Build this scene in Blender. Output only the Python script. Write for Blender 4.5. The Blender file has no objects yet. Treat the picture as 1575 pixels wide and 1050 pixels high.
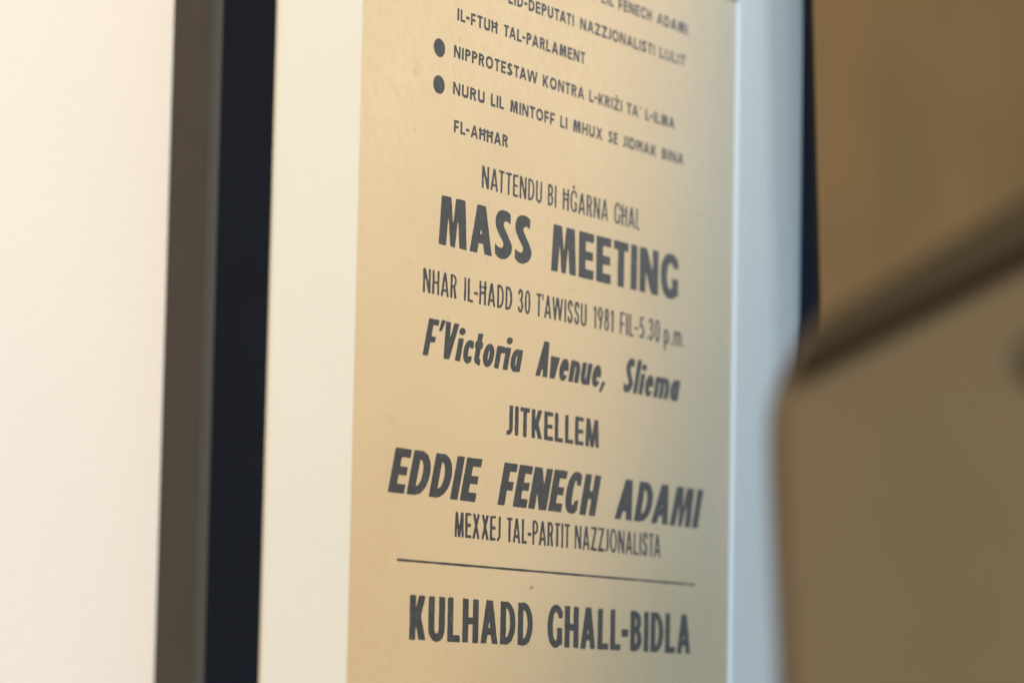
import bpy, bmesh, math
import numpy as np
from mathutils import Vector, Matrix

scene = bpy.context.scene
COL = scene.collection

# ------------------------------------------------------------------ frame of reference
# The printed sheet hangs in the plane y = 0.  The view of the photograph was solved on that plane with the
# camera one unit in front of it; D turns those units into metres.
D = 0.68
CAM_Z = 1.20
CAM_X = -1.20
def U(q):  return (q - 1.7647) * D             # horizontal place on the sheet, from the solved units
def V(v):  return CAM_Z + v * D                # height on the sheet
CAMERA = Vector((U(0.0), -D, CAM_Z))
RGT = Vector((0.502798481831436, -0.8641794424339829, 0.019686999326801277))
UPV = Vector((-0.09957687866269219, -0.035282336286551856, 0.994404144189855))
FWD = Vector((0.8586490155493096, 0.501945263968745, 0.10379219660238617))

# ------------------------------------------------------------------ camera
cd = bpy.data.cameras.new('camera')
cam = bpy.data.objects.new('camera', cd); COL.objects.link(cam)
cam.matrix_world = Matrix(((RGT.x, UPV.x, -FWD.x, CAMERA.x), (RGT.y, UPV.y, -FWD.y, CAMERA.y),
                           (RGT.z, UPV.z, -FWD.z, CAMERA.z), (0, 0, 0, 1)))
cd.sensor_width = 36.0
cd.lens = 36.0 * 5431.97 / 1575.0
cd.clip_start = 0.05; cd.clip_end = 60.0
cd.dof.use_dof = True
cd.dof.focus_distance = 1.335
cd.dof.aperture_fstop = 6.6
cd.dof.aperture_blades = 9
scene.camera = cam

# ------------------------------------------------------------------ light
scene.view_settings.view_transform = 'Standard'
scene.view_settings.look = 'None'
scene.view_settings.exposure = 0.0
scene.view_settings.gamma = 1.0
scene.view_settings.use_curve_mapping = False

world = bpy.data.worlds.new('World'); scene.world = world
world.use_nodes = True
wt = world.node_tree; wt.nodes.clear()
def wn(t, **k):
    n = wt.nodes.new(t)
    for a, b in k.items(): setattr(n, a, b)
    return n
wo = wn('ShaderNodeOutputWorld'); wb = wn('ShaderNodeBackground')
wc = wn('ShaderNodeTexCoord'); wd = wn('ShaderNodeVectorMath', operation='DOT_PRODUCT')
gd = Vector((0.90, -0.36, 0.30)).normalized()            # the daylit side of the room the glass looks at
wd.inputs[1].default_value = gd
wp = wn('ShaderNodeMath', operation='MAXIMUM'); wp.inputs[1].default_value = 0.0
wq = wn('ShaderNodeMath', operation='POWER'); wq.inputs[1].default_value = 50.0
wl = wn('ShaderNodeMix', data_type='RGBA', blend_type='ADD'); wl.clamp_factor = False
wl.inputs[6].default_value = (0.205, 0.22, 0.225, 1)       # dim room
wl.inputs[7].default_value = (1.04, 1.20, 1.34, 1)        # daylit side
wt.links.new(wc.outputs['Generated'], wd.inputs[0])
wt.links.new(wd.outputs['Value'], wp.inputs[0]); wt.links.new(wp.outputs[0], wq.inputs[0])
wt.links.new(wq.outputs[0], wl.inputs[0])
wt.links.new(wl.outputs[2], wb.inputs[0]); wb.inputs[1].default_value = 1.0
wt.links.new(wb.outputs[0], wo.inputs[0])

def aim(o, target):
    o.rotation_euler = (Vector(target) - o.location).to_track_quat('-Z', 'Y').to_euler()

sl = bpy.data.lights.new('gallery_spot', 'SPOT')          # warm gallery spot, up and to the left
sl.energy = 106.0; sl.color = (1.0, 0.575, 0.085)
sl.spot_size = math.radians(34.6); sl.spot_blend = 0.40; sl.shadow_soft_size = 0.05
spot = bpy.data.objects.new('gallery_spot', sl); COL.objects.link(spot)
spot.location = (-0.5, -1.6, 2.3); aim(spot, (-0.385, 0.0, 1.615))

al = bpy.data.lights.new('window_light', 'AREA')          # cool daylight from a window behind the camera
al.energy = 216.0; al.color = (0.58, 0.77, 1.0); al.shape = 'RECTANGLE'; al.size = 0.5; al.size_y = 0.8
area = bpy.data.objects.new('window_light', al); COL.objects.link(area)
area.location = (-3.3, -2.0, 2.9); aim(area, (0.1, 0.0, 1.36))

# ------------------------------------------------------------------ materials
def mat(name, color, rough=0.6, spec=0.3, noise=None, bump=None, metallic=0.0):
    """noise = (scale, amount, detail [, second colour]); bump = (scale, strength)"""
    m = bpy.data.materials.new(name); m.use_nodes = True
    nt = m.node_tree; b = nt.nodes['Principled BSDF']
    b.inputs['Base Color'].default_value = (*color, 1); b.inputs['Roughness'].default_value = rough
    b.inputs['Specular IOR Level'].default_value = spec; b.inputs['Metallic'].default_value = metallic
    tc = nt.nodes.new('ShaderNodeTexCoord')
    if noise:
        n = nt.nodes.new('ShaderNodeTexNoise'); n.inputs['Scale'].default_value = noise[0]
        n.inputs['Detail'].default_value = noise[2]; nt.links.new(tc.outputs['Object'], n.inputs['Vector'])
        r = nt.nodes.new('ShaderNodeValToRGB')
        second = noise[3] if len(noise) > 3 else tuple(c * (1 - noise[1]) for c in color)
        r.color_ramp.elements[0].position = 0.3; r.color_ramp.elements[0].color = (*second, 1)
        r.color_ramp.elements[1].position = 0.7; r.color_ramp.elements[1].color = (*color, 1)
        nt.links.new(n.outputs['Fac'], r.inputs[0]); nt.links.new(r.outputs[0], b.inputs['Base Color'])
    if bump:
        n2 = nt.nodes.new('ShaderNodeTexNoise'); n2.inputs['Scale'].default_value = bump[0]
        n2.inputs['Detail'].default_value = 4; nt.links.new(tc.outputs['Object'], n2.inputs['Vector'])
        bp = nt.nodes.new('ShaderNodeBump'); bp.inputs['Strength'].default_value = bump[1]
        bp.inputs['Distance'].default_value = 0.001
        nt.links.new(n2.outputs['Fac'], bp.inputs['Height']); nt.links.new(bp.outputs[0], b.inputs['Normal'])
    return m

M_wall = mat('wall_paint', (0.75, 0.742, 0.715), 0.8, 0.2, (9, 0.02, 3), (300, 0.15))
M_side = mat('taupe_foil', (0.060, 0.041, 0.026), 0.6, 0.12, (60, 0.12, 4))
M_chamfer = mat('taupe_foil_edge', (0.058, 0.048, 0.033), 0.5, 0.15)
M_black = mat('black_lacquer', (0.006, 0.0082, 0.0150), 0.6, 0.08, (30, 0.2, 2))
M_mat = mat('mat_board', (0.86, 0.85, 0.80), 0.85, 0.1, (14, 0.02, 4), (900, 0.12))
M_core = mat('mat_core', (0.74, 0.73, 0.71), 0.85, 0.1)
M_back = mat('backing_board', (0.30, 0.22, 0.14), 0.9, 0.1)
M_board = mat('tan_board', (0.42, 0.203, 0.068), 0.75, 0.08, (7, 0.10, 2, (0.31, 0.165, 0.062)))
M_stud = mat('stud_brown', (0.085, 0.052, 0.024), 0.85, 0.05)
M_edge = mat('edge_shade', (0.018, 0.013, 0.010), 0.8, 0.05)  # dark tone standing in for shade on the board's left edge
M_panel = mat('taupe_cover', (0.176, 0.099, 0.042), 0.85, 0.05, (9, 0.10, 3, (0.145, 0.084, 0.036)))
M_band = mat('dark_band', (0.060, 0.035, 0.0145), 0.85, 0.05, (20, 0.12, 3))
M_groove = mat('dark_piping', (0.038, 0.022, 0.010), 0.85, 0.05)

def paper_material():
    m = bpy.data.materials.new('aged_paper'); m.use_nodes = True
    nt = m.node_tree; b = nt.nodes['Principled BSDF']; L = nt.links.new
    b.inputs['Roughness'].default_value = 0.9; b.inputs['Specular IOR Level'].default_value = 0.08
    tc = nt.nodes.new('ShaderNodeTexCoord')
    def noise(scale, detail, lo, hi, rough=0.5):
        n = nt.nodes.new('ShaderNodeTexNoise'); n.inputs['Scale'].default_value = scale
        n.inputs['Detail'].default_value = detail; n.inputs['Roughness'].default_value = rough
        L(tc.outputs['Object'], n.inputs['Vector'])
        r = nt.nodes.new('ShaderNodeMapRange'); r.inputs[1].default_value = lo; r.inputs[2].default_value = hi
        L(n.outputs['Fac'], r.inputs[0]); return r.outputs[0]
    def mix(f, a, c):
        x = nt.nodes.new('ShaderNodeMix'); x.data_type = 'RGBA'
        if hasattr(f, 'links'): L(f, x.inputs[0])
        else: x.inputs[0].default_value = f
        for s, v in ((x.inputs[6], a), (x.inputs[7], c)):
            if isinstance(v, tuple): s.default_value = (*v, 1)
            else: L(v, s)
        return x.outputs[2]
    c = mix(noise(11, 4, 0.3, 0.7), (0.765, 0.642, 0.445), (0.835, 0.708, 0.503))       # broad ageing
    sp = nt.nodes.new('ShaderNodeSeparateXYZ'); L(tc.outputs['Object'], sp.inputs[0])
    zr = nt.nodes.new('ShaderNodeMapRange'); zr.inputs[1].default_value = 0.40; zr.inputs[2].default_value = 0.12
    L(sp.outputs[2], zr.inputs[0])
    zn = nt.nodes.new('ShaderNodeMath'); zn.operation = 'MULTIPLY'; L(zr.outputs[0], zn.inputs[0]); L(noise(6, 3, 0.1, 0.7), zn.inputs[1])
    c = mix(zn.outputs[0], c, (0.610, 0.435, 0.215))                                    # yellowed more towards the foot
    c = mix(noise(300, 6, 0.40, 0.75, 0.8), c, (0.735, 0.600, 0.400))                    # fibre mottle
    f = nt.nodes.new('ShaderNodeMath'); f.operation = 'MULTIPLY'; f.inputs[1].default_value = 0.35
    L(noise(150, 4, 0.66, 0.78), f.inputs[0])
    c = mix(f.outputs[0], c, (0.54, 0.40, 0.24))                                        # small foxing marks
    L(c, b.inputs['Base Color'])
    n2 = nt.nodes.new('ShaderNodeTexNoise'); n2.inputs['Scale'].default_value = 700; n2.inputs['Detail'].default_value = 3
    L(tc.outputs['Object'], n2.inputs['Vector'])
    bp = nt.nodes.new('ShaderNodeBump'); bp.inputs['Strength'].default_value = 0.12; bp.inputs['Distance'].default_value = 0.0004
    L(n2.outputs['Fac'], bp.inputs['Height']); L(bp.outputs[0], b.inputs['Normal'])
    return m
M_paper = paper_material()

def ink_material():
    m = bpy.data.materials.new('printing_ink'); m.use_nodes = True
    nt = m.node_tree; b = nt.nodes['Principled BSDF']; L = nt.links.new
    b.inputs['Roughness'].default_value = 0.75; b.inputs['Specular IOR Level'].default_value = 0.12
    tc = nt.nodes.new('ShaderNodeTexCoord')
    n = nt.nodes.new('ShaderNodeTexNoise'); n.inputs['Scale'].default_value = 420; n.inputs['Detail'].default_value = 5
    n.inputs['Roughness'].default_value = 0.65
    L(tc.outputs['Object'], n.inputs['Vector'])
    r = nt.nodes.new('ShaderNodeValToRGB')
    r.color_ramp.elements[0].position = 0.35; r.color_ramp.elements[0].color = (0.040, 0.040, 0.043, 1)
    r.color_ramp.elements[1].position = 0.60; r.color_ramp.elements[1].color = (0.058, 0.057, 0.058, 1)
    e = r.color_ramp.elements.new(0.74); e.color = (0.13, 0.12, 0.105, 1)
    L(n.outputs['Fac'], r.inputs[0]); L(r.outputs[0], b.inputs['Base Color'])
    return m
M_ink = ink_material()
M_fox = mat('foxing_stain', (0.42, 0.27, 0.12), 0.9, 0.05)

def glass_material():
    m = bpy.data.materials.new('picture_glass'); m.use_nodes = True
    nt = m.node_tree; nt.nodes.clear(); L = nt.links.new
    g = nt.nodes.new('ShaderNodeNewGeometry')
    d = nt.nodes.new('ShaderNodeVectorMath'); d.operation = 'DOT_PRODUCT'
    L(g.outputs['Normal'], d.inputs[0]); L(g.outputs['Incoming'], d.inputs[1])
    def math_(op, a, b=None):
        n = nt.nodes.new('ShaderNodeMath'); n.operation = op
        for i, v in enumerate((a, b)):
            if v is None: continue
            if isinstance(v, (int, float)): n.inputs[i].default_value = v
            else: L(v, n.inputs[i])
        return n.outputs[0]
    c = math_('ABSOLUTE', d.outputs['Value'])
    F = math_('ADD', math_('MULTIPLY', math_('POWER', math_('SUBTRACT', 1.0, c), 5.0), 0.96), 0.04)   # Schlick
    tr = nt.nodes.new('ShaderNodeBsdfTransparent'); tr.inputs[0].default_value = (0.985, 0.99, 0.985, 1)
    gl = nt.nodes.new('ShaderNodeBsdfGlossy'); gl.inputs['Roughness'].default_value = 0.06
    mx = nt.nodes.new('ShaderNodeMixShader'); out = nt.nodes.new('ShaderNodeOutputMaterial')
    L(F, mx.inputs[0]); L(tr.outputs[0], mx.inputs[1]); L(gl.outputs[0], mx.inputs[2]); L(mx.outputs[0], out.inputs[0])
    return m
M_glass = glass_material()

# ------------------------------------------------------------------ helpers
def link_mesh(name, verts, faces, material, parent=None, smooth=False):
    me = bpy.data.meshes.new(name); me.from_pydata([tuple(v) for v in verts], [], faces); me.update()
    bm = bmesh.new(); bm.from_mesh(me)
    if len(bm.faces) < 5000:
        bmesh.ops.recalc_face_normals(bm, faces=bm.faces)
    bm.to_mesh(me); bm.free()
    me.materials.append(material)
    if smooth:
        for p in me.polygons: p.use_smooth = True
    o = bpy.data.objects.new(name, me); COL.objects.link(o)
    if parent is not None:
        o.parent = parent
        o.matrix_parent_inverse = Matrix.Identity(4)
    return o

def box(name, lo, hi, material, parent=None, bevel=0.0):
    bm = bmesh.new(); bmesh.ops.create_cube(bm, size=1.0)
    for v in bm.verts:
        v.co = Vector([lo[i] + (v.co[i] + 0.5) * (hi[i] - lo[i]) for i in range(3)])
    if bevel: bmesh.ops.bevel(bm, geom=bm.edges[:], offset=bevel, segments=3, affect='EDGES', profile=0.5)
    me = bpy.data.meshes.new(name); bm.to_mesh(me); bm.free(); me.materials.append(material)
    o = bpy.data.objects.new(name, me); COL.objects.link(o)
    if parent is not None: o.parent = parent
    return o

def ring(name, rect, profile, material, parent, closed=True, smooth=False):
    """sweep a profile of (outward, y) points round the rectangle (x0, x1, z0, z1), mitred at the corners"""
    x0, x1, z0, z1 = rect
    vs, fs = [], []
    n = len(profile)
    for cx, cz, sx, sz in ((x0, z0, -1, -1), (x1, z0, 1, -1), (x1, z1, 1, 1), (x0, z1, -1, 1)):
        for o, y in profile: vs.append((cx + sx * o, y, cz + sz * o))
    for c in range(4):
        d = (c + 1) % 4
        for i in range(n if closed else n - 1):
            j = (i + 1) % n
            fs.append((c * n + i, c * n + j, d * n + j, d * n + i))
    return link_mesh(name, vs, fs, material, parent, smooth)

def thing(name, label, cat, loc=(0, 0, 0)):
    o = bpy.data.objects.new(name, None); COL.objects.link(o); o.location = loc
    o.empty_display_size = 0.05
    o['label'] = label; o['category'] = cat
    return o

# ------------------------------------------------------------------ the wall
X_LIP0, X_LIP1 = U(1.4445), U(2.0720)                    # inner edge of the frame, left and right
X_OUT0, X_OUT1 = U(1.3957), U(2.1210)
Z_WIN1, Z_WIN0 = V(0.4522), V(-0.145)                    # window of the mat
Z_LIP1, Z_LIP0 = Z_WIN1 + 0.0675, Z_WIN0 - 0.0675
Y_WALL = 0.01285 * D
Y_FRONT = -0.0157 * D
wall = box('wall', (-2.2, Y_WALL, 0.0), (3.2, Y_WALL + 0.12, 2.6), M_wall)
wall['kind'] = 'structure'

# ------------------------------------------------------------------ the framed poster
fr = thing('framed_poster', 'aged tan printed poster in a cream mat and black frame on the white wall',
           'framed poster', (0, Y_WALL, Z_LIP0))
OFF = Vector((0, -Y_WALL, -Z_LIP0))                      # world to frame coordinates
def F_(v): return (v[0], v[1] + OFF.y, v[2] + OFF.z)
rect_lip = (X_LIP0, X_LIP1, Z_LIP0 + OFF.z, Z_LIP1 + OFF.z)
Wf = X_LIP0 - X_OUT0                                     # width of the moulding
yF, yW = Y_FRONT + OFF.y, -0.0002
def oy(y): return y + OFF.y
front = [(0.0, oy(-0.0042)), (0.0, yF + 0.0007), (0.0002, yF + 0.0002), (0.0007, yF)] + \
        [(Wf * t, yF) for t in (0.3, 0.6)] + [(Wf - 0.0011, yF), (Wf - 0.0016, oy(-0.0042))]
ring('moulding_front', rect_lip, front, M_black, fr)
cb = oy(-0.0101 * D + 0.0001)
ring('moulding_edge', rect_lip, [(Wf - 0.0009, yF + 0.0001), (Wf - 0.0007, yF - 0.0001), (Wf - 0.0002, yF + 0.0009), (Wf + 0.0001, cb - 0.0002), (Wf + 0.0001, cb), (Wf - 0.0009, cb)],
     M_chamfer, fr)
ring('moulding_side', rect_lip, [(Wf - 0.0012, cb + 0.0004), (Wf - 0.0006, cb + 0.0003), (Wf, cb + 0.0008), (Wf, yW), (Wf - 0.009, yW), (Wf - 0.009, oy(-0.0038))],
     M_side, fr)
box('backing_board', F_((X_LIP0 - 0.006, 0.0006, Z_LIP0 - 0.006)), F_((X_LIP1 + 0.006, 0.0035, Z_LIP1 + 0.006)), M_back, fr)

XW0, XW1 = U(1.5440), U(1.9850)                          # the mat's window
MAT_T = 0.0021
win = (XW0, XW1, Z_WIN0 + OFF.z, Z_WIN1 + OFF.z)
# the mat: front sheet with a bevelled window cut
x0, x1, z0, z1 = XW0, XW1, Z_WIN0 + OFF.z, Z_WIN1 + OFF.z
X0, X1, Z0, Z1 = X_LIP0 - 0.004, X_LIP1 + 0.004, Z_LIP0 + OFF.z - 0.004, Z_LIP1 + OFF.z + 0.004
BV = 0.0009
yf, yb = oy(-MAT_T), oy(-0.0001)
i_f = [(x0 - BV, yf, z0 - BV), (x1 + BV, yf, z0 - BV), (x1 + BV, yf, z1 + BV), (x0 - BV, yf, z1 + BV)]
o_f = [(X0, yf, Z0), (X1, yf, Z0), (X1, yf, Z1), (X0, yf, Z1)]
o_b = [(a, yb, c) for a, b, c in o_f]; i_b = [(a, yb, c) for a, b, c in i_f]
vs = i_f + o_f + o_b + i_b; fs = []
for c in range(4):
    d = (c + 1) % 4
    fs += [(c, d, 4 + d, 4 + c), (4 + c, 4 + d, 8 + d, 8 + c), (8 + c, 8 + d, 12 + d, 12 + c)]
mt = link_mesh('mat_board', vs, fs, M_mat, fr)
b_in = [(x0, yb, z0), (x1, yb, z0), (x1, yb, z1), (x0, yb, z1)]
vs = i_f + b_in + i_b; fs = []
for c in range(4):
    d = (c + 1) % 4
    fs += [(c, d, 4 + d, 4 + c), (4 + c, 4 + d, 8 + d, 8 + c), (8 + c, 8 + d, d, c)]
bev = link_mesh('window_bevel', [(a, b - 0.00002, c) for a, b, c in vs], fs, M_core, mt)

gl = box('glazing', F_((X_LIP0 - 0.003, -0.0041, Z_LIP0 - 0.003)), F_((X_LIP1 + 0.003, -0.0023, Z_LIP1 + 0.003)), M_glass, fr)

# the printed sheet, very slightly cockled
def cockle(x, z): return 0.00010 * math.sin(x * 31 + z * 9) + 0.00010 * math.sin(z * 23 - x * 12 + 1.3)
NX, NZ = 40, 60
sx0, sx1, sz0, sz1 = XW0 - 0.004, XW1 + 0.004, Z_WIN0 - 0.004, Z_WIN1 + 0.004
vs, fs = [], []
SHEET_Y = 0.00025
for back in (0, 1):
    for j in range(NZ + 1):
        for i in range(NX + 1):
            x = sx0 + (sx1 - sx0) * i / NX; z = sz0 + (sz1 - sz0) * j / NZ
            vs.append(F_((x, SHEET_Y + cockle(x, z) * 0.5 + (0.00012 if back else 0), z)))
n1 = (NX + 1) * (NZ + 1)
for j in range(NZ):
    for i in range(NX):
        a = j * (NX + 1) + i
        fs.append((a, a + 1, a + NX + 2, a + NX + 1)); fs.append((n1 + a, n1 + a + NX + 1, n1 + a + NX + 2, n1 + a + 1))
sheet = link_mesh('printed_sheet', vs, fs, M_paper, fr, True)

# ------------------------------------------------------------------ lettering: a condensed geometric sans, drawn here
class Pen:
    """glyphs as inside tests on a grid; y = 0 baseline, y = 1 cap height; s = stem width, t = bar thickness"""
    def __init__(self, s, t, k=1.0, xh=0.64):
        self.s, self.t, self.k, self.xh = s, t, k, xh; self.heavy = False
    def par(self, X, Y, b0, b1, t0, t1, y0=0.0, y1=1.0):
        u = (Y - y0) / (y1 - y0)
        return (Y >= y0) & (Y <= y1) & (X >= b0 + (t0 - b0) * u) & (X <= b1 + (t1 - b1) * u)
    def rect(self, X, Y, x0, x1, y0, y1): return (X >= x0) & (X <= x1) & (Y >= y0) & (Y <= y1)
    def ell(self, X, Y, cx, cy, rx, ry, e=2.2): return (np.abs((X - cx) / rx) ** e + np.abs((Y - cy) / ry) ** e) <= 1
    def stroke(self, X, Y, pts, s=None, t=None, n=10):
        """curve through pts with an oval pen, ends cut square"""
        s = s or self.s; t = t or self.t
        P = np.array(pts, float); out = []
        Q = np.vstack([2 * P[0] - P[1], P, 2 * P[-1] - P[-2]])
        for i in range(1, len(Q) - 2):
            for u in np.arange(n) / n:
                a, b, c, d = Q[i - 1], Q[i], Q[i + 1], Q[i + 2]
                out.append(0.5 * (2 * b + (c - a) * u + (2 * a - 5 * b + 4 * c - d) * u * u + (3 * b - a - 3 * c + d) * u ** 3))
        out.append(P[-1]); out = np.array(out)
        best = np.zeros(X.shape, bool)
        for i in range(len(out) - 1):
            a = out[i] / (s, t); b = out[i + 1] / (s, t); ab = b - a
            px, py = X / s - a[0], Y / t - a[1]
            u = (px * ab[0] + py * ab[1]) / max(ab @ ab, 1e-9)
            ok = np.ones(X.shape, bool)
            if i == 0: ok &= u >= 0
            if i == len(out) - 2: ok &= u <= 1
            u = np.clip(u, 0, 1)
            best |= ok & ((px - u * ab[0]) ** 2 + (py - u * ab[1]) ** 2 <= 0.25)
        return best
    def bowl(self, X, Y, w, y0, y1, s, t, xc=None):
        """D-like bowl closed on a stem at x = 0"""
        xc = w * 0.36 if xc is None else xc
        cy, ry = (y0 + y1) / 2, (y1 - y0) / 2
        o = (X >= 0) & (Y >= y0) & (Y <= y1) & ((X <= xc) | self.ell(X, Y, xc, cy, w - xc, ry, 2.1))
        xi = max(xc * 0.9, s)
        i = (X >= s) & (Y >= y0 + t) & (Y <= y1 - t) & ((X <= xi) | self.ell(X, Y, xi, cy, max(w - s * 0.98 - xi, .02), ry - t, 2.1))
        return o & ~i
    def oval(self, X, Y, x0, x1, y0, y1, s, t, e=2.25):
        cx, cy = (x0 + x1) / 2, (y0 + y1) / 2
        return self.ell(X, Y, cx, cy, (x1 - x0) / 2, (y1 - y0) / 2, e) & ~self.ell(X, Y, cx, cy, (x1 - x0) / 2 - s, (y1 - y0) / 2 - t, e)
    def s_curve(self, X, Y, w, y0=0.0, y1=1.0):
        s, t = self.s * 1.0, self.t * 1.12
        if self.heavy:                                   # heavy cut: drawn as an outline with two slits
            O = [(.45, 1.0), (.70, .99), (.89, .946), (.88, .74), (.70, .78), (.56, .769), (.48, .706), (.56, .63), (.78, .483), (.97, .333), (1.0, .261), (.945, .163),
                 (.78, .067), (.505, .004), (.23, .015), (.01, .081), (0, .294), (.15, .243), (.37, .224), (.48, .27), (.45, .361), (.23, .49), (.04, .64), (.01, .767),
                 (.10, .906), (.26, .972)]
            corner = {2, 3, 15, 16}
            n = len(O); poly = []
            for i in range(n):
                a, b, c, d = (np.array(O[(i + k) % n]) for k in (-1, 0, 1, 2))
                if i in corner: a = 2 * b - c
                if (i + 1) % n in corner: d = 2 * c - b
                for u in np.arange(6) / 6:
                    poly.append(.5 * (2 * b + (c - a) * u + (2 * a - 5 * b + 4 * c - d) * u * u + (3 * b - a - 3 * c + d) * u ** 3))
            poly = np.array(poly) * (w, 1.024 * (y1 - y0) / 1.024) + (0, y0)
            m = np.zeros(X.shape, bool)
            for i in range(len(poly)):
                (xa, ya), (xb, yb) = poly[i], poly[(i + 1) % len(poly)]
                if ya == yb: continue
                hit = ((ya > Y) != (yb > Y)) & (X < xa + (Y - ya) / (yb - ya) * (xb - xa))
                m ^= hit
            return m
        x = lambda u: s / 2 + u * (w - s)
        y = lambda u: y0 + t / 2 + u * (y1 - y0 - t)
        pts = [(0.98, .79), (0.90, .90), (.72, .985), (.48, 1.0), (.17, .93), (.02, .76), (.12, .62), (.50, .50),
               (.88, .38), (.985, .23), (.85, .07), (.52, 0.0), (.26, .015), (.08, .10), (.01, .21)]
        return self.stroke(X, Y, [(x(a), y(b)) for a, b in pts], s * 1.04, t, 8)
    def width(self, c):
        s, k = self.s, self.k
        W = {'A': .42 + 1.05 * s, 'B': .30 + 1.05 * s, 'C': .34 + s, 'D': .34 + 1.15 * s, 'E': .27 + s, 'F': .25 + s, 'G': .38 + 1.1 * s,
             'H': .28 + 1.45 * s, 'I': s, 'J': .10 + 1.1 * s, 'K': .34 + 1.1 * s, 'L': .25 + s, 'M': .38 + 1.9 * s, 'N': .30 + 1.6 * s,
             'O': .42 + 1.2 * s, 'P': .28 + 1.05 * s, 'R': .30 + 1.1 * s, 'S': .28 + 1.05 * s, 'T': .32 + .8 * s, 'U': .28 + 1.45 * s,
             'V': .40 + 1.0 * s, 'W': .68 + 1.5 * s, 'X': .40 + 1.05 * s, 'Z': .40 + .7 * s, '-': .20 + .5 * s, "'": .02 + s * .7, ',': s, '.': s * .9,
             '0': .30 + 1.0 * s, '1': .10 + s, '3': .26 + s, '5': .27 + s, '8': .28 + s, '9': .29 + s,
             'a': .24 + 1.25 * s, 'c': .20 + s, 'e': .24 + 1.1 * s, 'i': s, 'l': s, 'm': .34 + 2.3 * s, 'n': .20 + 1.5 * s, 'o': .24 + 1.2 * s,
             'p': .24 + 1.25 * s, 'r': .12 + s, 't': .12 + s, 'u': .20 + 1.5 * s, 'v': .27 + 1.0 * s}
        c = {'ħ': 'H', 'ġ': 'G', 'ż': 'Z'}.get(c, c)
        return W[c] * k
    def draw(self, c, X, Y):
        s, t, w, xh = self.s, self.t, self.width(c), self.xh
        P, R = self.par, self.rect
        mir = w - X
        if c == 'ħ':
            return self.draw('H', X, Y) | R(X, Y, -.05, w + .05, .70, .70 + t * .75)
        if c == 'ġ': return self.draw('G', X, Y) | self.ell(X, Y, w * .5, 1.16, s * .7, .085, 2)
        if c == 'ż': return self.draw('Z', X, Y) | self.ell(X, Y, w * .5, 1.20, s * .75, .11, 2)
        if c == 'A' or c == 'V':
            Yy = Y if c == 'A' else 1 - Y
            a = s * 1.12
            L = (w - a) / 2
            o = P(X, Yy, 0, w, L, L + a)
            i = (X > s + L * Yy) & (X < w - s - L * Yy)
            if c == 'A': i &= ~((Yy > .20) & (Yy < .20 + t))
            return o & ~(i & (Yy < .9))
        if c == 'v':
            Yy = 1 - Y / xh; a = s * 1.1; L = (w - a) / 2
            o = (Yy >= 0) & (Yy <= 1) & (X >= L * Yy) & (X <= w - L * Yy)
            return o & ~((X > s + L * Yy) & (X < w - s - L * Yy))
        if c == 'B':
            return self.bowl(X, Y, w * .94, .52 - t / 2, 1, s, t) | self.bowl(X, Y, w, 0, .52 + t / 2, s, t)
        if c in 'CG':
            tt = t * 1.08
            o = self.oval(X, Y, 0, w * 1.12, -.012, 1.012, s, tt)
            o &= X <= w * .93 if c == 'C' else X <= w
            if c == 'C': return o & ~((X > w * .50) & (Y > .24 + .10 * (X / w)) & (Y < .76 - .10 * (X / w)))
            o &= ~((X > w * .5) & (Y > .50 * 1) & (Y < .74 - .06 * (X / w)))
            o &= ~((X > w * .6) & (Y < .5))
            b = (X >= w - s) & (X <= w) & (Y >= .06) & (Y <= .46)
            base = self.oval(X, Y, 0, w * 1.06, -.012, 1.012, s, tt) & (Y < .4) & (X <= w)
            return o | b | base | (R(X, Y, w * .58, w, .46 - t * .8, .46) if not self.heavy else False)
        if c == 'D': return self.bowl(X, Y, w, 0, 1, s, t)
        if c == 'E': return R(X, Y, 0, s, 0, 1) | R(X, Y, 0, w, 0, t) | R(X, Y, 0, w, 1 - t, 1) | R(X, Y, 0, w * .95, .5 - t / 2, .5 + t / 2)
        if c == 'F': return R(X, Y, 0, s, 0, 1) | R(X, Y, 0, w, 1 - t, 1) | R(X, Y, 0, w * .93, .46 - t / 2, .46 + t / 2)
        if c == 'H': return R(X, Y, 0, s, 0, 1) | R(X, Y, w - s, w, 0, 1) | R(X, Y, 0, w, .5 - t / 2, .5 + t / 2)
        if c in 'I': return R(X, Y, 0, s, 0, 1)
        if c == 'l': return R(X, Y, 0, s, 0, 1.02)
        if c == 'J':
            o = R(X, Y, w - s, w, .22, 1)
            return o | (self.oval(X, Y, w - 2 * (.10 + s), w, -.01, .46, s, t, 2) & (Y <= .22) & (X > 0))
        if c == 'K':
            a = s * 1.12
            return R(X, Y, 0, s, 0, 1) | P(X, Y, s * .35, s * .35 + a, w - a - .02, w - .02, .30, 1) | P(X, Y, w - a * 1.04, w, s * .62, s * .62 + a, 0, .62)
        if c == 'L': return R(X, Y, 0, s, 0, 1) | R(X, Y, 0, w, 0, t)
        if c == 'M':
            if self.heavy:                               # heavy cut: solid form with two slits and a notch
                o = P(X, Y, 0, w, .075 * w, .925 * w)
                n_ = P(X, Y, w * .5, w * .5, w * .415, w * .585, .45, 1)
                q_ = lambda Z_: P(Z_, Y, w * .262, w * .415, w * .325, w * .335, 0, .56)
                return o & ~n_ & ~q_(X) & ~q_(mir)
            d = .06 * w; a = s * 1.12; v = a * .92; cx = w / 2
            return P(X, Y, 0, s, d, d + s) | P(mir, Y, 0, s, d, d + s) | P(X, Y, cx - v / 2, cx + v / 2, d, d + a) | P(mir, Y, cx - v / 2, cx + v / 2, d, d + a)
        if c == 'N':
            a = s * 1.12
            return R(X, Y, 0, s * .94, 0, 1) | R(X, Y, w - s * .94, w, 0, 1) | P(X, Y, w - a, w, 0, a)
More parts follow.
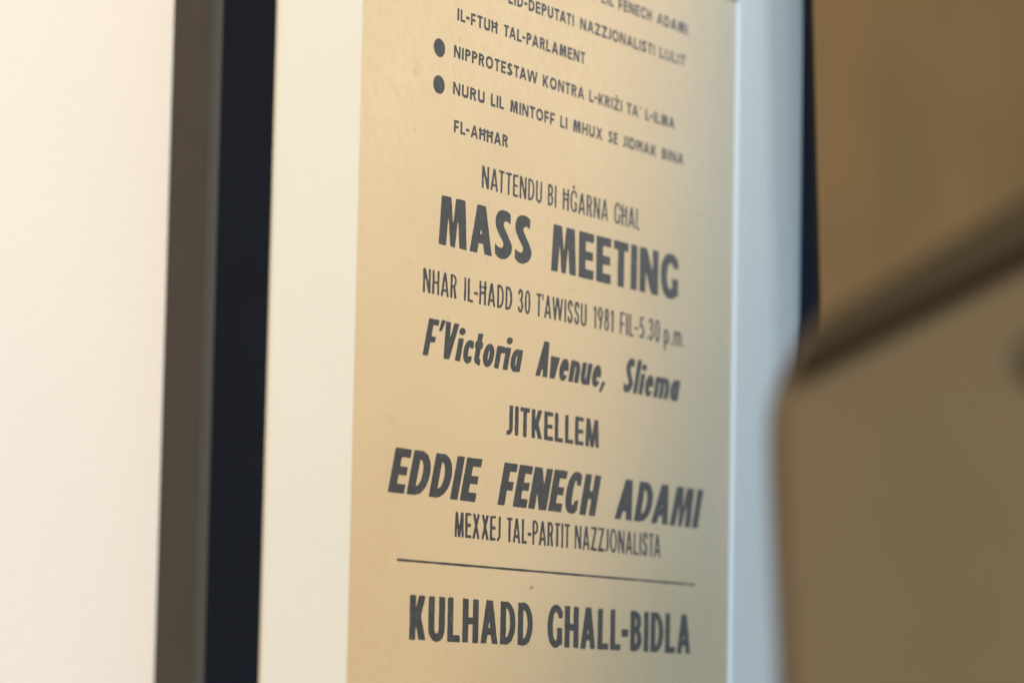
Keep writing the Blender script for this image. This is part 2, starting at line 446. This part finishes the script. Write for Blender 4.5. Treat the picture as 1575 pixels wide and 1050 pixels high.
        if c == 'O': return self.oval(X, Y, 0, w, -.012, 1.012, s, t * 1.08, 2.1)
        if c == '0': return self.oval(X, Y, 0, w, -.012, 1.012, s, t * 1.08, 2.5)
        if c == 'P': return R(X, Y, 0, s, 0, 1) | self.bowl(X, Y, w, .40, 1, s, t)
        if c == 'R':
            a = s * 1.08
            return R(X, Y, 0, s, 0, 1) | self.bowl(X, Y, w * .96, .43, 1, s, t) | P(X, Y, w - a, w, w * .40, w * .40 + a, 0, .50)
        if c == 'S': return self.s_curve(X, Y, w, -.012, 1.012)
        if c == 'T': return R(X, Y, 0, w, 1 - t, 1) | R(X, Y, (w - s) / 2, (w + s) / 2, 0, 1)
        if c == 'U':
            h = .30
            return R(X, Y, 0, s, h, 1) | R(X, Y, w - s, w, h, 1) | (self.oval(X, Y, 0, w, -.012, 2 * h, s, t * 1.15, 2.2) & (Y <= h))
        if c == 'W':
            m = self.width('V') * (w / (2 * self.width('V') - s * .9)) if True else 0
            q = Pen(s, t); h = (w + s * .55) / 2
            a = s * 1.05; L = (h - a) / 2; Yy = 1 - Y
            def vee(Xx):
                o = (Yy >= 0) & (Yy <= 1) & (Xx >= L * Yy) & (Xx <= h - L * Yy)
                return o & ~((Xx > s + L * Yy) & (Xx < h - s - L * Yy) & (Yy < .9))
            return vee(X) | vee(X - (w - h))
        if c == 'X':
            a = s * 1.12
            return P(X, Y, 0, a, w - a - .01, w - .01) | P(X, Y, w - a, w, .01, a + .01)
        if c == 'Z':
            a = s * 1.15
            return R(X, Y, 0, w, 0, t) | R(X, Y, 0, w, 1 - t, 1) | P(X, Y, 0, a, w - a, w)
        if c == '-': return R(X, Y, 0, w, .36 - t * .1, .36 + t * 1.05)
        if c == "'": return P(X, Y, 0, s * .55, s * .2, s * 1.0, .72, 1.02)
        if c == ',': return P(X, Y, -s * .2, s * .35, s * .25, s * 1.05, -.15, t * 1.1)
        if c == '.': return R(X, Y, 0, s * .9, 0, t * 1.15)
        if c == '1': return R(X, Y, w - s, w, 0, 1) | P(X, Y, 0, w - s * .5, 0, w - s * .5, .84 - t * .3, .84 + t * .6) | P(X, Y, 0, s * .3, w - s, w, .84, 1)
        if c == '3':
            return self.stroke(X, Y, [(s * .5, .80), (w * .35, 1 - t / 2), (w * .62, 1 - t * .55), (w - s * .6, .78), (w * .62, .56), (w * .42, .53)]) | \
                   self.stroke(X, Y, [(w * .42, .53), (w * .66, .51), (w - s * .5, .28), (w * .62, t * .55), (w * .3, t / 2), (s * .4, .20)])
        if c == '5':
            return R(X, Y, w * .22, w * .95, 1 - t, 1) | P(X, Y, w * .06, w * .06 + s, w * .20, w * .20 + s, .48, 1) | \
                   self.stroke(X, Y, [(w * .1, .50), (w * .45, .60), (w - s * .55, .42), (w - s * .5, .26), (w * .55, t / 2), (s * .3, t * .8)])
        if c == '8': return self.oval(X, Y, .03, w - .03, .50 - t * .4, 1.012, s, t, 2) | self.oval(X, Y, 0, w, -.012, .50 + t * .6, s, t, 2)
        if c == '9': return self.oval(X, Y, 0, w, .38, 1.012, s, t, 2) | P(X, Y, w * .30, w * .30 + s * 1.05, w - s * 1.1, w - s * .05, 0, .62)
        # lower case
        if c == 'i': return R(X, Y, 0, s, 0, xh) | self.ell(X, Y, s * .5, xh + .20, s * .62, .098, 2)
        if c == 'o': return self.oval(X, Y, 0, w, -.012, xh + .012, s, t, 2.1)
        if c == 'c': return self.oval(X, Y, 0, w * 1.2, -.012, xh + .012, s, t, 2.1) & (X <= w) & ~((X > w * .55) & (Y > xh * .33) & (Y < xh * .67))
        if c == 'e':
            o = self.oval(X, Y, 0, w, -.012, xh + .012, s, t, 2.1) & ~((X > w * .55) & (Y > xh * .27) & (Y < xh * .45))
            return o | R(X, Y, s * .5, w - s * .3, xh * .45, xh * .45 + t * .75)
        if c == 'a': return self.oval(X, Y, 0, w, -.012, xh + .012, s, t, 2.1) | R(X, Y, w - s, w, 0, xh)
        if c == 'p': return self.oval(X, Y, 0, w, -.012, xh + .012, s, t, 2.1) | R(X, Y, 0, s, -.30, xh)
        if c == 't': return R(X, Y, .04, .04 + s, .16, .86) | R(X, Y, -.02, w, xh - t, xh) | (self.oval(X, Y, .04, .04 + 2.6 * s, -.012, .36, s, t, 2) & (Y <= .17) & (X <= w))
        if c == 'r': return R(X, Y, 0, s, 0, xh) | self.stroke(X, Y, [(s * .5, xh * .55), (s * .7, xh * .78), (s * 1.1, xh - t * .55), (w, xh - t * .55)], s * .8, t * 1.1)
        if c in 'nu':
            Yy = Y if c == 'n' else xh - Y; Xx = X if c == 'n' else w - X
            return R(Xx, Yy, 0, s, 0, xh) | R(Xx, Yy, w - s, w, 0, xh * .62) | (self.oval(Xx, Yy, 0, w, xh * .18, xh + .012, s, t, 2.2) & (Yy > xh * .55))
        if c == 'm':
            h = (w + s) / 2
            f = lambda Xx: R(Xx, Y, 0, s, 0, xh) | R(Xx, Y, h - s, h, 0, xh * .62) | (self.oval(Xx, Y, 0, h, xh * .18, xh + .012, s, t, 2.2) & (Y > xh * .55))
            return f(X) | f(X - (h - s))
        raise KeyError(c)

KERN = {'TA': -.08, 'AT': -.07, 'AV': -.08, 'Av': -.06, 'AW': -.06, 'TT': -.0, 'LT': -.05, 'PA': -.05, "L'": -.05, 'LI': 0, "'A": -.05, "'V": -.02, "F'": -.03, 'FT': .02,
        'L-': -.06, '-K': -.0, 'KR': -.02, 'RA': -.02, 'RT': -.02, 'TE': -.01, "T'": -.08, 'ST': -.0, 'TA': -.07, 'DA': -.02, 'e,': -.02, 'ZZ': -.01}
rng = np.random.default_rng(7)

def blur(a, n):
    k = np.exp(-0.5 * (np.arange(-3 * n, 3 * n + 1) / n) ** 2); k /= k.sum()
    p = len(k) // 2
    a = np.pad(a, p, mode='edge')
    a = np.apply_along_axis(lambda r: np.convolve(r, k, 'same'), 0, a)
    a = np.apply_along_axis(lambda r: np.convolve(r, k, 'same'), 1, a)
    return a[p:-p, p:-p]

def field_mesh(Fd, px, py):
    """marching squares: the region Fd > 0 as flat polygons; returns verts, faces"""
    verts, faces, key = [], [], {}
    h, w = Fd.shape
    def vtx(k, x, y):
        if k not in key: key[k] = len(verts); verts.append((x, y))
        return key[k]
    ins = Fd > 0
    cnt = ins[:-1, :-1].astype(int) + ins[1:, :-1] + ins[:-1, 1:] + ins[1:, 1:]
    for j in range(h - 1):
        row = cnt[j]
        i = 0
        while i < w - 1:
            n = row[i]
            if n == 0: i += 1; continue
            if n == 4:
                e = i
                while e < w - 1 and row[e] == 4: e += 1
                faces.append((vtx((0, i, j), px[i], py[j]), vtx((0, e, j), px[e], py[j]), vtx((0, e, j + 1), px[e], py[j + 1]), vtx((0, i, j + 1), px[i], py[j + 1])))
                i = e; continue
            cs = ((i, j), (i + 1, j), (i + 1, j + 1), (i, j + 1)); poly = []
            for a in range(4):
                A, B = cs[a], cs[(a + 1) % 4]
                fa, fb = Fd[A[1], A[0]], Fd[B[1], B[0]]
                if fa > 0: poly.append(vtx((0, *A), px[A[0]], py[A[1]]))
                if (fa > 0) != (fb > 0):
                    u = fa / (fa - fb)
                    kk = (1, *min(A, B), *max(A, B))
                    poly.append(vtx(kk, px[A[0]] + u * (px[B[0]] - px[A[0]]), py[A[1]] + u * (py[B[1]] - py[A[1]])))
            if len(poly) >= 3: faces.append(tuple(poly))
            i += 1
    return verts, faces

def text_line(vbase, cap, style, words, label=None, parent=None):
    """words = [(text, left, right)] in solved units; each word is set and stretched to its measured length"""
    st = dict(s=.19, t=.15, gap=.10, skew=0.0, rows=40, wear=.10, xh=.64); st.update(style)
    V_, F_all = [], []
    R = st['rows']
    for txt, qa, qb in words:
        sc = 1.0
        for _ in range(8):                                # letters stretch to the measured length, stems keep their weight
            pen = Pen(st['s'] / sc, st['t'], 1.0, st['xh']); pen.heavy = st['s'] > .25
            x = 0.0; pos = []
            for n, ch in enumerate(txt):
                if n: x += st['gap'] + KERN.get(txt[n - 1] + ch, 0)
                pos.append(x); x += pen.width(ch)
            total = x
            sc = (qb - qa) / (total * cap)
        px = np.arange(-.25, total + .25, 1.0 / R / sc * 0.8)
        py = np.arange(-.40, 1.32, 1.0 / R)
        Xg, Yg = np.meshgrid(px, py)
        m = np.zeros(Xg.shape, bool)
        for ch, p in zip(txt, pos):
            i0, i1 = np.searchsorted(px, p - .2), np.searchsorted(px, p + pen.width(ch) + .2)
            m[:, i0:i1] |= pen.draw(ch, Xg[:, i0:i1] - p, Yg[:, i0:i1])
        Fd = blur(m.astype(float), 1.0) - .5
        noise = blur(rng.standard_normal(Fd.shape), 2.2); noise /= noise.std() + 1e-9
        big = blur(rng.standard_normal(Fd.shape), 7); big /= big.std() + 1e-9
        Fd += st['wear'] * (.45 * noise + .35 * big)      # uneven letterpress edge
        Fd -= .9 * np.clip(noise - 3.0, 0, 1)             # pin holes in the ink
        Fd[~(blur(m.astype(float), 2.0) > .06)] = -.5
        vs, fs = field_mesh(Fd, px, py)
        b = len(V_)
        for x_, y_ in vs:
            wx = U(qa) + (x_ * sc * cap + st['skew'] * y_ * cap) * D
            wz = V(vbase) + y_ * cap * D
            V_.append(F_((wx, SHEET_Y + cockle(wx, wz) * 0.5 - 0.00006, wz)))
        F_all += [tuple(b + i for i in f) for f in fs]
    o = link_mesh('text_line', V_, F_all, M_ink, parent)
    if label: o['label'] = label
    return o

SMALL = dict(s=.275, t=.205, gap=.105, rows=34, wear=.22)
LIGHT = dict(s=.165, t=.10, gap=.115, rows=40, wear=.20)
HEAVY = dict(s=.30, t=.20, gap=.085, rows=72, wear=.12)
lines = [
 (.4188, .0070, SMALL, [('I', 1.7968, 1.8004), ('LIL', 1.8084, 1.824), ('FENECH', 1.8298, 1.8721), ('ADAMI', 1.8789, 1.9193)]),
 (.3984, .0070, SMALL, [('LID-DEPUTATI', 1.6993, 1.7758), ('NAZZJONALISTI', 1.7833, 1.877), ('LIJLIT', 1.8831, 1.9173)]),
 (.3785, .0070, SMALL, [('IL-FTUħ', 1.6441, 1.6877), ('TAL-PARLAMENT', 1.6948, 1.7901)]),
 (.3574, .0070, SMALL, [('NIPPROTESTAW', 1.6412, 1.7343), ('KONTRA', 1.7403, 1.7897), ('L-KRIżI', 1.7957, 1.8365), ("TA'", 1.8422, 1.8603), ('L-ILMA', 1.8661, 1.9043)]),
 (.3368, .0070, SMALL, [('NURU', 1.6411, 1.6753), ('LIL', 1.6822, 1.6968), ('MINTOFF', 1.7038, 1.7551), ('LI', 1.7617, 1.7701), ('MHUX', 1.7771, 1.8128), ('SE', 1.8203, 1.8316), ('JIDħAK', 1.8384, 1.8812), ('BINA', 1.8885, 1.9168)]),
 (.3159, .0070, SMALL, [('FL-AħħAR', 1.6431, 1.7021)]),
 (.2895, .0126, LIGHT, [('NATTENDU', 1.6743, 1.7421), ('BI', 1.7488, 1.759), ('ħġARNA', 1.7666, 1.8214), ('GħAL', 1.8288, 1.862)]),
 (.2524, .0272, HEAVY, [('MASS', 1.6297, 1.7313), ('MEETING', 1.7541, 1.9123)]),
 (.2243, .0132, LIGHT, [('NHAR', 1.6147, 1.65), ('IL-ħADD', 1.6577, 1.7105), ('30', 1.717, 1.7311), ("T'AWISSU", 1.7377, 1.7973), ('1981', 1.8054, 1.8303), ('FIL-5.30', 1.8384, 1.8892), ('p.m.', 1.8947, 1.9218)]),
 (.1901, .0206, dict(s=.26, t=.165, gap=.08, rows=56, wear=.11, skew=.29, xh=.62), [("F'Victoria", 1.6159, 1.7204), ('Avenue,', 1.7381, 1.8205), ('Sliema', 1.843, 1.9133)]),
 (.1541, .0165, dict(s=.25, t=.145, gap=.09, rows=48, wear=.18), [('JITKELLEM', 1.7071, 1.8147)]),
 (.1141, .0242, dict(s=.32, t=.20, gap=.075, rows=72, wear=.12, skew=.30), [('EDDIE', 1.5837, 1.6742), ('FENECH', 1.6985, 1.8112), ('ADAMI', 1.8351, 1.9427)]),
 (.0940, .0138, dict(s=.165, t=.105, gap=.10, rows=40, wear=.20), [('MEXXEJ', 1.653, 1.7026), ('TAL-PARTIT', 1.7092, 1.7818), ('NAZZJONALISTA', 1.7874, 1.8943)]),
 (.0366, .0240, dict(s=.26, t=.16, gap=.09, rows=64, wear=.20), [('KULHADD', 1.6086, 1.7405), ('GHALL-BIDLA', 1.7575, 1.9356)]),
]
for v, cap, style, ws in lines:
    text_line(v, cap, style, ws, None, sheet)

def blot(name, qc, vc, rq, rv, material, wob=0.05, seed=1):
    r_ = np.random.default_rng(seed); ph = r_.uniform(0, 6.28, 4)
    n = 40; vs = [F_((U(qc), SHEET_Y + cockle(U(qc), V(vc)) * .5 - 0.00007, V(vc)))]
    for i in range(n):
        a = 2 * math.pi * i / n
        k = 1 + wob * sum(math.sin((m + 2) * a + ph[m]) for m in range(4)) / 2
        x, z = U(qc + rq * k * math.cos(a)), V(vc + rv * k * math.sin(a))
        vs.append(F_((x, SHEET_Y + cockle(x, z) * .5 - 0.00007, z)))
    return link_mesh(name, vs, [(0, 1 + i, 1 + (i + 1) % n) for i in range(n)], material, sheet)
blot('bullet_dot', 1.6259, .3600, .0060, .0051, M_ink, .012, 1)
blot('bullet_dot', 1.6263, .3396, .0060, .0051, M_ink, .012, 2)
blot('stain', 1.7384, .0695, .0016, .0009, M_fox, .5, 3)

nr = 60; vs = []; fs = []
for i in range(nr + 1):
    q = 1.5946 + (1.9404 - 1.5946) * i / nr
    hh = .00062 + .00006 * math.sin(i * 1.7) + .00005 * math.sin(i * .6 + 1)
    for sg in (-1, 1):
        x, z = U(q), V(.0786 + .0006 * i / nr + sg * hh)
        vs.append(F_((x, SHEET_Y + cockle(x, z) * .5 - 0.00006, z)))
    if i: fs.append((2 * i - 2, 2 * i, 2 * i + 1, 2 * i - 1))
link_mesh('printed_rule', vs, fs, M_ink, sheet)

# ------------------------------------------------------------------ the two brown things at the right
HX = Vector((RGT.x, RGT.y, 0)).normalized()              # along the faces that look towards the camera
HN = Vector((FWD.x, FWD.y, 0)).normalized()
def ray(x, y, z):
    """a point of the photograph at depth z"""
    return CAMERA + (FWD + RGT * ((x - 787.5) / 5431.97) + UPV * ((525 - y) / 5431.97)) * z

def slab(name, pts, thick, material, parent, origin, bevel=0.004, seg=4):
    """outline pts = world points on an upright plane facing HN; gets its own thickness and rounded edges"""
    bm = bmesh.new()
    loc = [((p - origin).dot(HX), (p - origin).z) for p in pts]
    f = [bm.verts.new((a, 0, b)) for a, b in loc]
    face = bm.faces.new(f)
    r = bmesh.ops.extrude_face_region(bm, geom=[face])
    for v in r['geom']:
        if isinstance(v, bmesh.types.BMVert): v.co.y += thick
    bmesh.ops.recalc_face_normals(bm, faces=bm.faces)
    if bevel: bmesh.ops.bevel(bm, geom=bm.edges[:], offset=bevel, segments=seg, affect='EDGES', profile=0.5, clamp_overlap=True)
    me = bpy.data.meshes.new(name); bm.to_mesh(me); bm.free(); me.materials.append(material)
    for p in me.polygons: p.use_smooth = True
    o = bpy.data.objects.new(name, me); COL.objects.link(o); o.parent = parent
    return o
def face_cam(o): o.rotation_euler = (0, 0, math.atan2(HX.y, HX.x))

# tan board standing against the wall, just over the frame's right edge
YB = -0.0150
def on_wall_plane(x, y, Y):
    d = ray(x, y, 1.0) - CAMERA
    return CAMERA + d * ((Y - CAMERA.y) / d.y)
e0, e1 = on_wall_plane(1252, 0, YB), on_wall_plane(1264, 470, YB)
ed = (e0 - e1) / (e0.z - e1.z)
top = e0 + ed * 0.30; foot = e1 - ed * e1.z
board = thing('tan_board', 'plain tan brown upright board beside the right side of the black frame', 'board', (foot.x, YB, 0.0))
def board_slab():
    bm = bmesh.new()
    c = [(0, 0), (0.9, 0), (0.9 + (top.x - foot.x), top.z), (top.x - foot.x, top.z)]
    f = bm.faces.new([bm.verts.new((a, 0, b)) for a, b in c])
    r = bmesh.ops.extrude_face_region(bm, geom=[f])
    for v in r['geom']:
        if isinstance(v, bmesh.types.BMVert): v.co.y += 0.0036
    bmesh.ops.recalc_face_normals(bm, faces=bm.faces)
    bmesh.ops.bevel(bm, geom=bm.edges[:], offset=0.0010, segments=3, affect='EDGES', profile=0.5)
    me = bpy.data.meshes.new('board_face'); bm.to_mesh(me); bm.free(); me.materials.append(M_board)
    o = bpy.data.objects.new('board_face', me); COL.objects.link(o); o.parent = board
board_slab()
ed_h = ed.x * top.z
be = link_mesh('board_edge_shade', [(a + ed.x * z, y, z) for z in (0.004, top.z - 0.004) for a, y in ((-0.0009, 0.0004), (0.0002, 0.0004), (0.0002, 0.0032), (-0.0009, 0.0032))],
               [(0, 1, 2, 3), (4, 5, 6, 7), (0, 1, 5, 4), (1, 2, 6, 5), (2, 3, 7, 6), (3, 0, 4, 7)], M_edge, board)  # strip added to darken the board's edge, which would catch the light
def fixz(p, zz): return Vector((p.x, p.y, zz))
def on_plane(o, x, y):
    d = ray(x, y, 1.0) - CAMERA
    return CAMERA + d * ((o - CAMERA).dot(HN) / d.dot(HN))

# the taupe panel in the foreground with its dark sloping edge
zp = 0.78
p0 = ray(1210, 600, zp)
def pp(x, y): return on_plane(p0, x, y)
left = [pp(1252, 492), pp(1236, 522), pp(1219, 556), pp(1207, 594), pp(1202, 640), pp(1203, 710), pp(1207, 800), pp(1213, 930), pp(1219, 1050)]
d = left[-1] - left[-3]
foot = left[-1] + d * (left[-1].z / -d.z) * 0.25; foot.z = 0.0
tr = pp(1575, 292); slope = (tr - left[0]); far = left[0] + slope * 2.4
panel = thing('padded_panel', 'blurred taupe brown panel with a dark sloping top edge in front of the frame', 'panel', (foot.x, foot.y, 0.0))
face_cam(panel)
org = Vector((foot.x, foot.y, 0))
rb = Vector((far.x, far.y, 0))
slab('panel_body', left + [foot, rb, far], 0.045, M_panel, panel, org, 0.006, 4)
def strip(name, a0, a1, b0, b1, thick, material, proud, bevel):
    o = slab(name, [a0, a1, b1, b0], thick, material, panel, org, bevel)
    for v in o.data.vertices: v.co.y -= proud
    return o
def along(p, n): return p + slope * n
u0, u1 = pp(1249, 499), pp(1575, 300)
l0, l1 = pp(1216, 574), pp(1575, 398)
ext = lambda a, b: a + (b - a) * 2.35
strip('edge_band', u0, l0, ext(u0, u1), ext(l0, l1), 0.012, M_band, 0.005, 0.0022)
g0, g1 = pp(1212, 570), pp(1575, 378); h0, h1 = pp(1210, 581), pp(1575, 394)
strip('piping', g0, h0, ext(g0, g1), ext(h0, h1), 0.006, M_groove, 0.0075, 0.0007)
# a dark round stud near the picture's right border
c = pp(1592, 552); lc = ((c - org).dot(HX), (c - org).z)
bm = bmesh.new(); bmesh.ops.create_uvsphere(bm, u_segments=32, v_segments=16, radius=1.0)
for v in bm.verts: v.co = Vector((lc[0] + v.co.x * 0.0052, v.co.y * 0.003, lc[1] + v.co.z * 0.0062))
me = bpy.data.meshes.new('stud'); bm.to_mesh(me); bm.free(); me.materials.append(M_stud)
for p in me.polygons: p.use_smooth = True
o = bpy.data.objects.new('stud', me); COL.objects.link(o); o.parent = panel

# ------------------------------------------------------------------ render settings
scene.render.engine = 'CYCLES'
scene.cycles.use_denoising = True
scene.cycles.max_bounces = 10
scene.cycles.transparent_max_bounces = 12
